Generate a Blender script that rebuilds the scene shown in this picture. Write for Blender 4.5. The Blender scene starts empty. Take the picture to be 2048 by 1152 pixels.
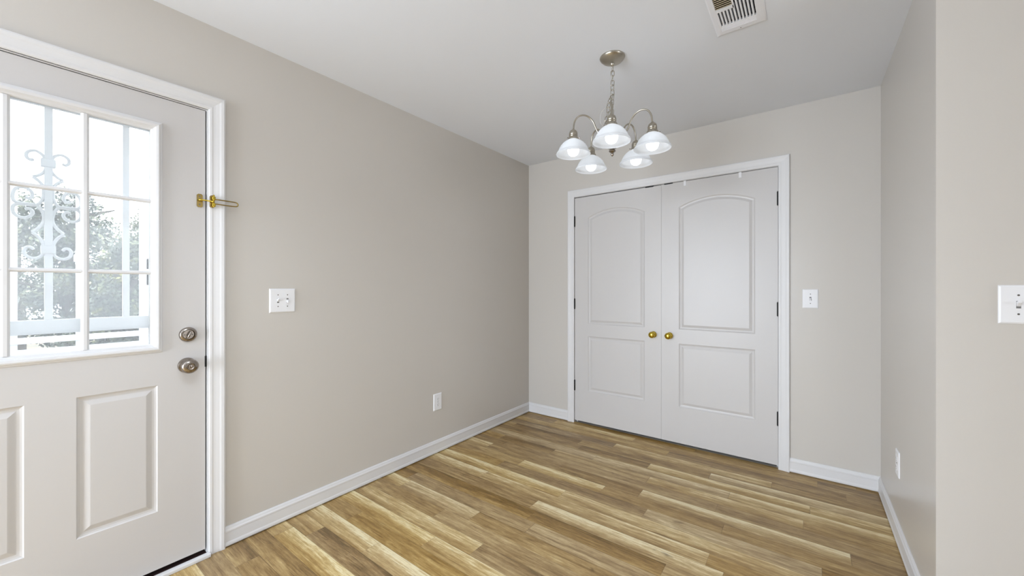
import bpy, bmesh, math, random
import numpy as np
from mathutils import Vector, Matrix, noise
from mathutils.geometry import tessellate_polygon

S = bpy.context.scene
COL = S.collection
R = math.radians
PI = math.pi

# ------------------------------------------------------------------ camera
H = 1.227                      # eye height
cam = bpy.data.cameras.new('camera')
cam.sensor_width = 36.0
cam.lens = 36.0 * 780.6 / 2048.0
cam.clip_start = 0.02
cam.clip_end = 300
co = bpy.data.objects.new('camera', cam)
co.location = (0, 0, H)
co.rotation_euler = (R(90), 0, R(36.94))
COL.objects.link(co)
S.camera = co

# ------------------------------------------------------------------ world and exposure
S.view_settings.view_transform = 'Standard'
S.view_settings.look = 'None'
S.view_settings.gamma = 1.0
S.view_settings.use_curve_mapping = False
S.view_settings.exposure = 0.05

world = bpy.data.worlds.new('overcast_sky')
S.world = world
world.use_nodes = True
wn = world.node_tree
wn.nodes.clear()
wo = wn.nodes.new('ShaderNodeOutputWorld')
wb = wn.nodes.new('ShaderNodeBackground')
wb.inputs['Color'].default_value = (0.93, 0.965, 1.0, 1)
wb.inputs['Strength'].default_value = 5.0
wn.links.new(wb.outputs[0], wo.inputs[0])

# room planes
XL, YB, XR, YC, CZ = -2.197, 3.20, 0.361, 1.963, 2.44
YREAR, XFAR = -3.4, 4.2

def area(name, loc, rot, sx, sy, power, col=(1, 1, 1)):
    l = bpy.data.lights.new(name, 'AREA')
    l.shape = 'RECTANGLE'; l.size = sx; l.size_y = sy
    l.energy = power; l.color = col
    o = bpy.data.objects.new(name, l)
    o.location = loc; o.rotation_euler = rot
    COL.objects.link(o)
    return o

FILL_TINT = (0.76, 0.86, 1.0)
# added fill lights in invented openings of the unseen room: (from, to, sill, head)
FILL_REAR = [(-2.1, -0.9, 0.05, 2.1)]
FILL_LEFT = [(-1.35, -0.55, 0.3, 2.2)]  # added left fill, aimed across at the right wall
for a, b, c, d in FILL_REAR: area('fill_rear_opening', ((a + b) / 2, YREAR - 0.08, (c + d) / 2), (R(90), 0, 0), b - a, d - c, 136, FILL_TINT)
for a, b, c, d in FILL_LEFT: area('fill_left_opening', (XL - 0.08, (a + b) / 2, (c + d) / 2), (R(90), 0, R(-90)), b - a, d - c, 48, FILL_TINT)
FILL_FAR = [(0.2, 1.7, 0.6, 2.2)]  # added side fill, brightens the long left wall
for a, b, c, d in FILL_FAR: area('fill_side_opening', (XFAR + 0.08, (a + b) / 2, (c + d) / 2), (R(90), 0, R(90)), b - a, d - c, 20, FILL_TINT)
# added spot under the unseen ceiling, fills the room from above
l = bpy.data.lights.new('fill_spot', 'SPOT'); l.energy = 80; l.color = (0.78, 0.89, 1.0); l.shadow_soft_size = 0.30
l.spot_size = R(150); l.spot_blend = 0.8
o = bpy.data.objects.new('fill_spot', l); o.location = (-0.9, 0.2, 2.42); COL.objects.link(o)

# ------------------------------------------------------------------ materials
def lin(c):
    c = c / 255.0
    return c / 12.92 if c <= 0.04045 else ((c + 0.055) / 1.055) ** 2.4
def srgb(r, g, b): return (lin(r), lin(g), lin(b), 1)

def nt(name):
    m = bpy.data.materials.new(name); m.use_nodes = True
    t = m.node_tree
    return m, t, t.nodes['Principled BSDF']

def plain(name, col, rough=0.5, metal=0.0, bump=0.0, bscale=200.0, vary=0.0, vscale=3.0, spec=0.5, coat=0.0):
    """painted / metal surface: noise-varied colour and a fine bump"""
    m, t, p = nt(name)
    p.inputs['Base Color'].default_value = col
    p.inputs['Roughness'].default_value = rough
    p.inputs['Metallic'].default_value = metal
    p.inputs['Specular IOR Level'].default_value = spec
    p.inputs['Coat Weight'].default_value = coat
    tc = t.nodes.new('ShaderNodeTexCoord')
    if vary > 0:
        n = t.nodes.new('ShaderNodeTexNoise'); n.inputs['Scale'].default_value = vscale
        n.inputs['Detail'].default_value = 4
        t.links.new(tc.outputs['Object'], n.inputs['Vector'])
        mr = t.nodes.new('ShaderNodeMapRange')
        mr.inputs['To Min'].default_value = 1 - vary; mr.inputs['To Max'].default_value = 1 + vary
        t.links.new(n.outputs['Fac'], mr.inputs['Value'])
        hs = t.nodes.new('ShaderNodeHueSaturation'); hs.inputs['Color'].default_value = col
        t.links.new(mr.outputs['Result'], hs.inputs['Value'])
        t.links.new(hs.outputs['Color'], p.inputs['Base Color'])
    if bump > 0:
        n = t.nodes.new('ShaderNodeTexNoise'); n.inputs['Scale'].default_value = bscale
        n.inputs['Detail'].default_value = 3
        t.links.new(tc.outputs['Object'], n.inputs['Vector'])
        b = t.nodes.new('ShaderNodeBump'); b.inputs['Strength'].default_value = bump
        b.inputs['Distance'].default_value = 0.002
        t.links.new(n.outputs['Fac'], b.inputs['Height'])
        t.links.new(b.outputs['Normal'], p.inputs['Normal'])
    return m

M = {}
M['wall'] = plain('greige_wall_paint', srgb(207, 202, 195), 0.30, bump=0.08, bscale=350, vary=0.012, vscale=1.5, spec=0.5)
M['ceiling'] = plain('ceiling_paint', srgb(234, 237, 243), 0.85, bump=0.1, bscale=250, spec=0.2)
M['trim'] = plain('white_trim_paint', srgb(224, 223, 223), 0.42, vary=0.012, vscale=4, bump=0.05, bscale=120)
M['door'] = plain('white_door_paint', srgb(207, 204, 202), 0.36, vary=0.012, vscale=3, bump=0.06, bscale=90)
M['plastic'] = plain('white_plastic', srgb(240, 240, 242), 0.28)
M['dark'] = plain('dark_gap', srgb(18, 14, 12), 0.8)
M['slot'] = plain('dark_slot', srgb(120, 118, 116), 0.8)
M['screw'] = plain('screw_head', srgb(120, 116, 110), 0.4, metal=0.6)
M['hinge'] = plain('oil_rubbed_bronze', srgb(14, 13, 13), 0.5, metal=0.0, spec=0.3)
M['brass'] = plain('polished_brass', srgb(206, 180, 72), 0.13, metal=1.0, vary=0.05, vscale=40)
M['aged_brass'] = plain('aged_brass', srgb(156, 134, 80), 0.25, metal=1.0, vary=0.15, vscale=60)
M['nickel'] = plain('satin_nickel', srgb(156, 147, 138), 0.22, metal=1.0, vary=0.06, vscale=50)
M['brushed'] = plain('brushed_nickel', srgb(178, 172, 160), 0.3, metal=1.0, vary=0.08, vscale=30)
M['keyhole'] = plain('keyhole_black', srgb(10, 10, 10), 0.7)
M['sill'] = plain('sill_dark_red', srgb(48, 22, 18), 0.7, vary=0.3, vscale=30)
M['vent'] = plain('vent_enamel', srgb(238, 238, 242), 0.4)
M['duct'] = plain('duct_interior', srgb(20, 15, 11), 0.8, vary=0.4, vscale=30)
M['fin_dusty'] = plain('dusty_louvre', srgb(196, 180, 150), 0.6, vary=0.2, vscale=60)
M['iron'] = plain('white_painted_iron', srgb(226, 227, 230), 0.35, bump=0.1, bscale=150)
M['porch'] = plain('porch_paint', srgb(225, 227, 234), 0.5, vary=0.05, vscale=8, bump=0.1, bscale=40)
M['deck'] = plain('porch_deck', srgb(120, 120, 128), 0.7, vary=0.1, vscale=5, bump=0.2, bscale=30)
M['siding'] = plain('outer_siding', srgb(220, 220, 220), 0.6, vary=0.04, vscale=5)
M['bark'] = plain('bark', srgb(66, 58, 48), 0.9, vary=0.25, vscale=10, bump=0.6, bscale=20)
M['cord'] = plain('clear_cord', srgb(190, 188, 184), 0.3)
M['gasket'] = plain('black_gasket', srgb(25, 25, 25), 0.6)

def glass_mat(name, veil):
    m = bpy.data.materials.new(name); m.use_nodes = True
    t = m.node_tree; t.nodes.clear()
    out = t.nodes.new('ShaderNodeOutputMaterial')
    tr = t.nodes.new('ShaderNodeBsdfTransparent'); tr.inputs[0].default_value = (0.97, 0.985, 0.985, 1)
    gl = t.nodes.new('ShaderNodeBsdfGlossy'); gl.inputs['Roughness'].default_value = 0.02
    fr = t.nodes.new('ShaderNodeFresnel'); fr.inputs['IOR'].default_value = 1.18
    m1 = t.nodes.new('ShaderNodeMixShader')
    t.links.new(fr.outputs[0], m1.inputs[0]); t.links.new(tr.outputs[0], m1.inputs[1]); t.links.new(gl.outputs[0], m1.inputs[2])
    tl = t.nodes.new('ShaderNodeBsdfTranslucent'); tl.inputs[0].default_value = (0.95, 0.96, 1, 1)  # translucent share lays a pale haze over the view outside
    m2 = t.nodes.new('ShaderNodeMixShader')
    tc = t.nodes.new('ShaderNodeTexCoord'); n = t.nodes.new('ShaderNodeTexNoise')
    n.inputs['Scale'].default_value = 4; n.inputs['Detail'].default_value = 5
    t.links.new(tc.outputs['Object'], n.inputs['Vector'])
    mr = t.nodes.new('ShaderNodeMapRange'); mr.inputs['To Min'].default_value = veil * 0.7; mr.inputs['To Max'].default_value = veil * 1.3
    t.links.new(n.outputs['Fac'], mr.inputs['Value']); t.links.new(mr.outputs[0], m2.inputs[0])
    t.links.new(m1.outputs[0], m2.inputs[1]); t.links.new(tl.outputs[0], m2.inputs[2])
    t.links.new(m2.outputs[0], out.inputs[0])
    return m
M['glass'] = glass_mat('window_glass', 0.085)
M['veil_glass'] = glass_mat('veiled_storm_glass', 0.03)

def shade_mat():
    m = bpy.data.materials.new('frosted_ribbed_glass'); m.use_nodes = True
    t = m.node_tree; t.nodes.clear()
    out = t.nodes.new('ShaderNodeOutputMaterial')
    tl = t.nodes.new('ShaderNodeBsdfTranslucent'); tl.inputs[0].default_value = (0.93, 0.95, 0.97, 1)
    p = t.nodes.new('ShaderNodeBsdfPrincipled'); p.inputs['Base Color'].default_value = (0.80, 0.81, 0.83, 1)
    p.inputs['Roughness'].default_value = 0.22
    tr = t.nodes.new('ShaderNodeBsdfTransparent')
    tc = t.nodes.new('ShaderNodeTexCoord'); n = t.nodes.new('ShaderNodeTexNoise')
    n.inputs['Scale'].default_value = 25; n.inputs['Detail'].default_value = 3; n.inputs['Distortion'].default_value = 1.5
    t.links.new(tc.outputs['Object'], n.inputs['Vector'])
    mr = t.nodes.new('ShaderNodeMapRange'); mr.inputs['To Min'].default_value = 0.35; mr.inputs['To Max'].default_value = 0.6
    t.links.new(n.outputs['Fac'], mr.inputs['Value'])
    a = t.nodes.new('ShaderNodeMixShader')
    t.links.new(mr.outputs[0], a.inputs[0]); t.links.new(p.outputs[0], a.inputs[1]); t.links.new(tl.outputs[0], a.inputs[2])
    b = t.nodes.new('ShaderNodeMixShader'); b.inputs[0].default_value = 0.12
    t.links.new(a.outputs[0], b.inputs[1]); t.links.new(tr.outputs[0], b.inputs[2])
    t.links.new(b.outputs[0], out.inputs[0])
    return m
M['shade'] = shade_mat()

def emit(name, col, s):
    m = bpy.data.materials.new(name); m.use_nodes = True
    t = m.node_tree; t.nodes.clear()
    out = t.nodes.new('ShaderNodeOutputMaterial'); e = t.nodes.new('ShaderNodeEmission')
    e.inputs[0].default_value = col; e.inputs[1].default_value = s
    t.links.new(e.outputs[0], out.inputs[0])
    return m
M['bulb'] = emit('lit_bulb', (0.92, 0.96, 1, 1), 4.5)

def leaf_mat(name, c1, c2, c3):
    m, t, p = nt(name)
    tc = t.nodes.new('ShaderNodeTexCoord'); n = t.nodes.new('ShaderNodeTexNoise')
    n.inputs['Scale'].default_value = 2.6; n.inputs['Detail'].default_value = 8; n.inputs['Roughness'].default_value = 0.75
    t.links.new(tc.outputs['Object'], n.inputs['Vector'])
    cr = t.nodes.new('ShaderNodeValToRGB')
    cr.color_ramp.elements[0].position = 0.38; cr.color_ramp.elements[0].color = c1
    cr.color_ramp.elements[1].position = 0.66; cr.color_ramp.elements[1].color = c3
    e = cr.color_ramp.elements.new(0.52); e.color = c2
    t.links.new(n.outputs['Fac'], cr.inputs[0]); t.links.new(cr.outputs[0], p.inputs['Base Color'])
    p.inputs['Roughness'].default_value = 0.35
    return m
M['leaf_a'] = leaf_mat('leaves_dark', srgb(24, 34, 22), srgb(52, 64, 40), srgb(150, 148, 80))
M['leaf_b'] = leaf_mat('leaves_grey_green', srgb(30, 40, 32), srgb(60, 70, 52), srgb(150, 150, 110))
M['leaf_c'] = leaf_mat('leaves_light', srgb(38, 48, 26), srgb(80, 88, 50), srgb(176, 168, 108))

def ground_mat():
    m, t, p = nt('leaf_strewn_lawn')
    tc = t.nodes.new('ShaderNodeTexCoord'); n = t.nodes.new('ShaderNodeTexNoise')
    n.inputs['Scale'].default_value = 0.9; n.inputs['Detail'].default_value = 9
    t.links.new(tc.outputs['Object'], n.inputs['Vector'])
    cr = t.nodes.new('ShaderNodeValToRGB')
    cr.color_ramp.elements[0].position = 0.35; cr.color_ramp.elements[0].color = srgb(74, 78, 62)
    cr.color_ramp.elements[1].position = 0.62; cr.color_ramp.elements[1].color = srgb(126, 108, 92)
    t.links.new(n.outputs['Fac'], cr.inputs[0]); t.links.new(cr.outputs[0], p.inputs['Base Color'])
    p.inputs['Roughness'].default_value = 0.9
    return m
M['ground'] = ground_mat()

# ---- laminate floor: strips run along world X, one strip wide in Y
def floor_mat():
    m, t, p = nt('wood_laminate_planks')
    N, L = t.nodes.new, t.links.new
    def math_(op, a, b=None, c=None):
        n = N('ShaderNodeMath'); n.operation = op
        for i, v in enumerate((a, b, c)):
            if v is None: continue
            if isinstance(v, (int, float)): n.inputs[i].default_value = v
            else: L(v, n.inputs[i])
        return n.outputs[0]
    def comb(x, y, z):
        n = N('ShaderNodeCombineXYZ')
        for i, v in enumerate((x, y, z)):
            if isinstance(v, (int, float)): n.inputs[i].default_value = v
            else: L(v, n.inputs[i])
        return n.outputs[0]
    tc = N('ShaderNodeTexCoord'); sp = N('ShaderNodeSeparateXYZ'); L(tc.outputs['Object'], sp.inputs[0])
    x, y = sp.outputs[0], sp.outputs[1]
    W = 0.0965
    yr = math_('DIVIDE', math_('ADD', y, 20.012), W)
    row = math_('FLOOR', yr); fy = math_('FRACT', yr)
    w1 = N('ShaderNodeTexWhiteNoise'); w1.noise_dimensions = '1D'; L(row, w1.inputs['W'])
    w2 = N('ShaderNodeTexWhiteNoise'); w2.noise_dimensions = '1D'; L(math_('ADD', row, 57.3), w2.inputs['W'])
    ln = math_('MULTIPLY_ADD', w2.outputs['Value'], 0.75, 0.62)
    # warp x so the lengths inside one strip are unequal too
    wx = math_('SINE', math_('MULTIPLY_ADD', x, 2.9, math_('MULTIPLY', w1.outputs['Value'], 30)))
    xs = math_('ADD', math_('ADD', x, 20), math_('MULTIPLY', wx, 0.13))
    xr = math_('ADD', math_('DIVIDE', xs, ln), math_('MULTIPLY', w1.outputs['Value'], 9))
    pl = math_('FLOOR', xr); fx = math_('FRACT', xr)
    w3 = N('ShaderNodeTexWhiteNoise'); w3.noise_dimensions = '2D'; L(comb(row, pl, 0), w3.inputs['Vector'])
    sid = w3.outputs['Value']
    sc = N('ShaderNodeSeparateColor'); L(w3.outputs['Color'], sc.inputs[0])
    # broad light / dark streaks inside a plank
    n1 = N('ShaderNodeTexNoise'); n1.inputs['Scale'].default_value = 1; n1.inputs['Detail'].default_value = 5
    n1.inputs['Roughness'].default_value = 0.68; n1.inputs['Distortion'].default_value = 0.9
    L(comb(math_('MULTIPLY_ADD', x, 2.0, math_('MULTIPLY', sid, 91)), math_('MULTIPLY_ADD', y, 21, math_('MULTIPLY', sc.outputs[1], 63)), sid), n1.inputs['Vector'])
    # fine grain
    n2 = N('ShaderNodeTexNoise'); n2.inputs['Scale'].default_value = 1; n2.inputs['Detail'].default_value = 6
    n2.inputs['Roughness'].default_value = 0.7; n2.inputs['Distortion'].default_value = 0.3
    L(comb(math_('MULTIPLY_ADD', x, 7, math_('MULTIPLY', sid, 40)), math_('MULTIPLY_ADD', y, 120, 0), sid), n2.inputs['Vector'])
    n3 = N('ShaderNodeTexNoise'); n3.inputs['Scale'].default_value = 1; n3.inputs['Detail'].default_value = 4
    L(comb(math_('MULTIPLY_ADD', x, 9, math_('MULTIPLY', sid, 77)), math_('MULTIPLY', y, 190), sid), n3.inputs['Vector'])
    # tone value = plank tone + streaks
    tone = math_('MULTIPLY_ADD', sid, 0.46, 0.05)
    tone = math_('ADD', tone, math_('MULTIPLY', math_('SUBTRACT', n1.outputs['Fac'], 0.29), 1.15))
    tone = math_('ADD', tone, math_('MULTIPLY', math_('SUBTRACT', n2.outputs['Fac'], 0.5), 1.0))
    side = math_('MULTIPLY', math_('SUBTRACT', fy, 0.5), math_('MULTIPLY_ADD', sc.outputs[0], 0.9, -0.35))
    tone = math_('ADD', tone, side)
    n4 = N('ShaderNodeTexNoise'); n4.inputs['Scale'].default_value = 1; n4.inputs['Detail'].default_value = 7; n4.inputs['Roughness'].default_value = 0.75
    L(comb(math_('MULTIPLY', x, 14), math_('MULTIPLY', y, 34), sid), n4.inputs['Vector'])
    tone = math_('ADD', tone, math_('MULTIPLY', math_('SUBTRACT', n4.outputs['Fac'], 0.5), 0.55))
    cr = N('ShaderNodeValToRGB'); L(tone, cr.inputs[0])
    r = cr.color_ramp
    r.elements[0].position = 0.05; r.elements[0].color = srgb(110, 84, 48)
    r.elements[1].position = 0.98; r.elements[1].color = srgb(236, 220, 182)
    for pos, c in ((0.28, srgb(142, 110, 68)), (0.48, srgb(168, 136, 90)), (0.68, srgb(192, 162, 114)), (0.84, srgb(216, 192, 146))):
        e = r.elements.new(pos); e.color = c
    # greyish versus golden planks
    hs = N('ShaderNodeHueSaturation'); L(cr.outputs[0], hs.inputs['Color'])
    L(math_('MULTIPLY_ADD', sc.outputs[2], 0.22, 0.88), hs.inputs['Saturation'])
    hs.inputs['Hue'].default_value = 0.506
    # thin dark pores
    pore = N('ShaderNodeMapRange'); L(n3.outputs['Fac'], pore.inputs['Value'])
    pore.inputs['From Min'].default_value = 0.62; pore.inputs['From Max'].default_value = 0.72
    pore.inputs['To Min'].default_value = 0.0; pore.inputs['To Max'].default_value = 0.55
    # knots
    vo = N('ShaderNodeTexVoronoi'); vo.inputs['Scale'].default_value = 1
    nd = N('ShaderNodeTexNoise'); nd.inputs['Scale'].default_value = 9; L(tc.outputs['Object'], nd.inputs['Vector'])
    L(comb(math_('MULTIPLY_ADD', x, 3.4, nd.outputs['Fac']), math_('MULTIPLY', y, 8), 0), vo.inputs['Vector'])
    kn = N('ShaderNodeMapRange'); L(vo.outputs['Distance'], kn.inputs['Value'])
    kn.inputs['From Min'].default_value = 0.03; kn.inputs['From Max'].default_value = 0.12
    kn.inputs['To Min'].default_value = 0.6; kn.inputs['To Max'].default_value = 0.0
    # joints
    ey = math_('MINIMUM', fy, math_('SUBTRACT', 1, fy))
    ex = math_('MULTIPLY', math_('MINIMUM', fx, math_('SUBTRACT', 1, fx)), math_('DIVIDE', ln, W))
    ed = math_('MINIMUM', ey, ex)
    jm = N('ShaderNodeMapRange'); L(ed, jm.inputs['Value'])
    jm.inputs['From Min'].default_value = 0.004; jm.inputs['From Max'].default_value = 0.016
    jm.inputs['To Min'].default_value = 0.42; jm.inputs['To Max'].default_value = 0.0
    dk = math_('MAXIMUM', math_('MAXIMUM', pore.outputs[0], kn.outputs[0]), jm.outputs[0])
    mx = N('ShaderNodeMix'); mx.data_type = 'RGBA'
    L(dk, mx.inputs[0]); L(hs.outputs[0], mx.inputs[6]); mx.inputs[7].default_value = srgb(84, 58, 34)
    L(mx.outputs[2], p.inputs['Base Color'])
    p.inputs['Roughness'].default_value = 0.38
    L(math_('MULTIPLY_ADD', n2.outputs['Fac'], 0.2, 0.30), p.inputs['Roughness'])
    p.inputs['Specular IOR Level'].default_value = 0.45
    b = N('ShaderNodeBump'); b.inputs['Strength'].default_value = 0.35; b.inputs['Distance'].default_value = 0.0015
    L(math_('SUBTRACT', n2.outputs['Fac'], math_('MULTIPLY', jm.outputs[0], 2.0)), b.inputs['Height']); L(b.outputs[0], p.inputs['Normal'])
    return m
M['floor'] = floor_mat()

# ------------------------------------------------------------------ helpers
def link(name, bm, mat, parent=None, loc=(0, 0, 0), rotz=0.0, smooth=False, angle=35):
    me = bpy.data.meshes.new(name)
    bmesh.ops.recalc_face_normals(bm, faces=bm.faces)
    bm.to_mesh(me); bm.free()
    if isinstance(mat, (list, tuple)):
        for mm in mat: me.materials.append(M[mm])
    else:
        me.materials.append(M[mat])
    o = bpy.data.objects.new(name, me)
    COL.objects.link(o)
    o.location = loc; o.rotation_euler = (0, 0, rotz)
    if parent: o.parent = parent
    if smooth:
        for f in me.polygons: f.use_smooth = True
        me.set_sharp_from_angle(angle=R(angle))
    return o

def tag(o, label, cat, group=None, kind=None):
    o['label'] = label; o['category'] = cat
    if group: o['group'] = group
    if kind: o['kind'] = kind
    return o

def empty(name, loc, rotz=0.0):
    o = bpy.data.objects.new(name, None); COL.objects.link(o)
    o.location = loc; o.rotation_euler = (0, 0, rotz); o.empty_display_size = 0.05
    return o

def box(bm, x0, x1, y0, y1, z0, z1, bev=0.0, mi=0):
    r = bmesh.ops.create_cube(bm, size=1)
    vs = r['verts']
    for v in vs:
        v.co = Vector(((x0 + x1) / 2 + v.co.x * (x1 - x0), (y0 + y1) / 2 + v.co.y * (y1 - y0), (z0 + z1) / 2 + v.co.z * (z1 - z0)))
    fs = set()
    for v in vs: fs.update(v.link_faces)
    for f in fs: f.material_index = mi
    if bev > 0:
        es = set()
        for v in vs: es.update(v.link_edges)
        r2 = bmesh.ops.bevel(bm, geom=list(es), offset=bev, segments=2, profile=0.6, affect='EDGES')
        for f in r2['faces']: f.material_index = mi
    return bm

def B(): return bmesh.new()

def lathe(bm, prof, seg=40, axis='Z', origin=(0, 0, 0), ripple=None, mi=0):
    """prof: list of (r, h); axis Z: h up; axis Y: h toward -Y"""
    o = Vector(origin); rings = []
    for k, (r, h) in enumerate(prof):
        if r < 1e-6:
            p = Vector((0, 0, h)) if axis == 'Z' else Vector((0, -h, 0))
            rings.append([bm.verts.new(o + p)]); continue
        ring = []
        for i in range(seg):
            a = 2 * PI * i / seg
            rr = r
            if ripple: rr = r * (1 + ripple(k, i))
            if axis == 'Z': p = Vector((rr * math.cos(a), rr * math.sin(a), h))
            else: p = Vector((rr * math.cos(a), -h, rr * math.sin(a)))
            ring.append(bm.verts.new(o + p))
        rings.append(ring)
    for a, b in zip(rings, rings[1:]):
        if len(a) == 1 and len(b) == 1: continue
        if len(a) == 1:
            for i in range(len(b)): bm.faces.new((a[0], b[i], b[(i + 1) % len(b)])).material_index = mi
        elif len(b) == 1:
            for i in range(len(a)): bm.faces.new((a[i], a[(i + 1) % len(a)], b[0])).material_index = mi
        else:
            for i in range(seg):
                j = (i + 1) % seg
                bm.faces.new((a[i], a[j], b[j], b[i])).material_index = mi
    return bm

def catmull(pts, n=8, closed=False):
    pts = [Vector(p) for p in pts]; out = []
    m = len(pts)
    rng = range(m) if closed else range(m - 1)
    for i in rng:
        if closed: p0, p1, p2, p3 = pts[i - 1], pts[i], pts[(i + 1) % m], pts[(i + 2) % m]
        else:
            p1, p2 = pts[i], pts[i + 1]
            p0 = pts[i - 1] if i > 0 else p1 * 2 - p2
            p3 = pts[i + 2] if i + 2 < m else p2 * 2 - p1
        for k in range(n):
            t = k / n
            out.append(0.5 * ((2 * p1) + (-p0 + p2) * t + (2 * p0 - 5 * p1 + 4 * p2 - p3) * t * t + (-p0 + 3 * p1 - 3 * p2 + p3) * t ** 3))
    if not closed: out.append(pts[-1])
    return out

def tube(bm, pts, r, seg=10, closed=False, sx=1.0, up=None):
    """round bar along pts, r may be a number or a function of 0..1"""
    pts = [Vector(p) for p in pts]; m = len(pts); rings = []
    prev = None
    for i, p in enumerate(pts):
        if closed: t = (pts[(i + 1) % m] - pts[i - 1]).normalized()
        else: t = (pts[min(i + 1, m - 1)] - pts[max(i - 1, 0)]).normalized()
        if prev is None:
            u = Vector(up) if up else (Vector((0, 0, 1)) if abs(t.z) < 0.9 else Vector((1, 0, 0)))
        else: u = prev
        n = (u - t * u.dot(t)).normalized(); prev = n
        b = t.cross(n)
        rr = r(i / max(1, m - 1)) if callable(r) else r
        rings.append([bm.verts.new(p + n * (rr * math.cos(2 * PI * k / seg)) + b * (rr * sx * math.sin(2 * PI * k / seg))) for k in range(seg)])
    prs = list(zip(rings, rings[1:]))
    if closed: prs.append((rings[-1], rings[0]))
    for a, b in prs:
        for k in range(seg):
            j = (k + 1) % seg
            bm.faces.new((a[k], a[j], b[j], b[k]))
    if not closed:
        bm.faces.new(rings[0][::-1]); bm.faces.new(rings[-1])
    return bm

def casing_bm(x0, x1, zt, w=0.060, zb=0.0, d=0.017):
    """three-sided door casing with a moulded profile; local x right, -y out, z up"""
    prof = [(0.0, 0.0), (0.0, d * .45), (0.004, d * .60), (0.012, d * .66), (0.018, d * .62), (0.026, d * .66), (0.040, d * .80),
            (0.047, d * .94), (w - 0.006, d), (w - 0.001, d * .9), (w, d * .7), (w, 0.0)]
    bm = B(); cols = []
    for a, dep in prof:
        cols.append([bm.verts.new((x0 - a, -dep, zb)), bm.verts.new((x0 - a, -dep, zt + a)), bm.verts.new((x1 + a, -dep, zt + a)), bm.verts.new((x1 + a, -dep, zb))])
    n = len(cols)
    for i in range(n):
        a, b = cols[i], cols[(i + 1) % n]
        for k in range(3): bm.faces.new((a[k], a[k + 1], b[k + 1], b[k]))
    bm.faces.new([c[0] for c in cols]); bm.faces.new([c[3] for c in cols][::-1])
    return bm

BBP = [(0.0, 0.0), (0.013, 0.0), (0.0145, 0.006), (0.0135, 0.014), (0.0115, 0.020), (0.0115, 0.062), (0.0125, 0.066), (0.0125, 0.072),
       (0.009, 0.078), (0.0075, 0.084), (0.004, 0.089), (0.0, 0.090)]
def base_bm(x0, x1, m0=0, m1=0, z0=0.006):
    """baseboard from local x0 to x1, m0/m1 = 1 mitre for an inside corner at that end, -1 for outside"""
    bm = B(); a = []; b = []
    for d, h in BBP:
        a.append(bm.verts.new((x0 + d * m0, -d, z0 + h))); b.append(bm.verts.new((x1 - d * m1, -d, z0 + h)))
    n = len(a)
    for i in range(n): bm.faces.new((a[i], a[(i + 1) % n], b[(i + 1) % n], b[i]))
    bm.faces.new(a[::-1]); bm.faces.new(b)
    return bm

def outline(x0, x1, z0, z1, rise, d, n=24):
    """panel outline inset by d; rise = arch height of the top edge (z1 = its shoulders)"""
    pts = [(x0 + d, z0 + d), (x1 - d, z0 + d)]
    if rise > 0:
        w = (x1 - x0) / 2; rad = (w * w + rise * rise) / (2 * rise); xc = (x0 + x1) / 2; zc = z1 + rise - rad
    for i in range(n + 1):
        x = (x1 - d) + (x0 - x1 + 2 * d) * i / n
        z = (zc + math.sqrt(max(0, (rad - d) ** 2 - (x - xc) ** 2))) if rise > 0 else z1 - d
        pts.append((x, z))
    return pts

def slab_bm(x0, x1, z0, z1, y0, y1, panels, holes=()):
    """door leaf: front face at y0 (facing -y) carrying recessed raised panels, back at y1"""
    bm = B()
    outer = [(x0, z0), (x1, z0), (x1, z1), (x0, z1)]
    loops = [outline(*p, 0.0) for p in panels]
    hl = [[(h[0], h[2]), (h[1], h[2]), (h[1], h[3]), (h[0], h[3])] for h in holes]
    def fill(y, plist):
        flat = [v for l in plist for v in l]
        tris = tessellate_polygon([[Vector((a, b, 0)) for a, b in l] for l in plist])
        vs = [bm.verts.new((a, y, b)) for a, b in flat]
        for t in tris:
            try: bm.faces.new([vs[i] for i in t])
            except ValueError: pass
        out = []; k = 0
        for l in plist: out.append(vs[k:k + len(l)]); k += len(l)
        return out
    f = fill(y0, [outer] + loops + hl)
    g = fill(y1, [outer] + hl)
    def bridge(a, b):
        n = len(a)
        for i in range(n): bm.faces.new((a[i], a[(i + 1) % n], b[(i + 1) % n], b[i]))
    bridge(f[0], g[0])
    for i in range(len(hl)): bridge(f[1 + len(loops) + i], g[1 + i])
    for i, p in enumerate(panels):
        prev = f[1 + i]
        for d, dep in ((0.004, 0.0035), (0.010, 0.0060), (0.017, 0.0070), (0.020, 0.0065), (0.034, 0.0015), (0.037, 0.0008)):
            cur = [bm.verts.new((a, y0 + dep, b)) for a, b in outline(*p, d)]
            bridge(prev, cur); prev = cur
        # centre field
        tri = tessellate_polygon([[Vector((v.co.x, v.co.z, 0)) for v in prev]])
        for t in tri:
            try: bm.faces.new([prev[k] for k in t])
            except ValueError: pass
    bmesh.ops.remove_doubles(bm, verts=bm.verts, dist=1e-6)
    return bm

def struct(name, bm, mat, label, cat, loc=(0, 0, 0), rotz=0.0, **k):
    o = link(name, bm, mat, None, loc, rotz, **k)
    return tag(o, label, cat, kind='structure')

# ------------------------------------------------------------------ shell
RL, RB, RRt = R(90), 0.0, R(-90)        # local x runs to the viewer's right along each wall
T = 0.14
# entry door opening in the left wall (along world y)
EY0, EY1, EZ = -0.345, 0.595, 2.050
CX0, CX1, CTZ = -1.695, -0.143, 2.058   # closet opening in the back wall

bm = box(B(), XL - 0.02, XFAR, YREAR, YB + 0.02, -0.08, 0.0)
struct('floor', bm, 'floor', 'wood laminate plank floor in mixed tan and honey strips', 'floor')

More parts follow.
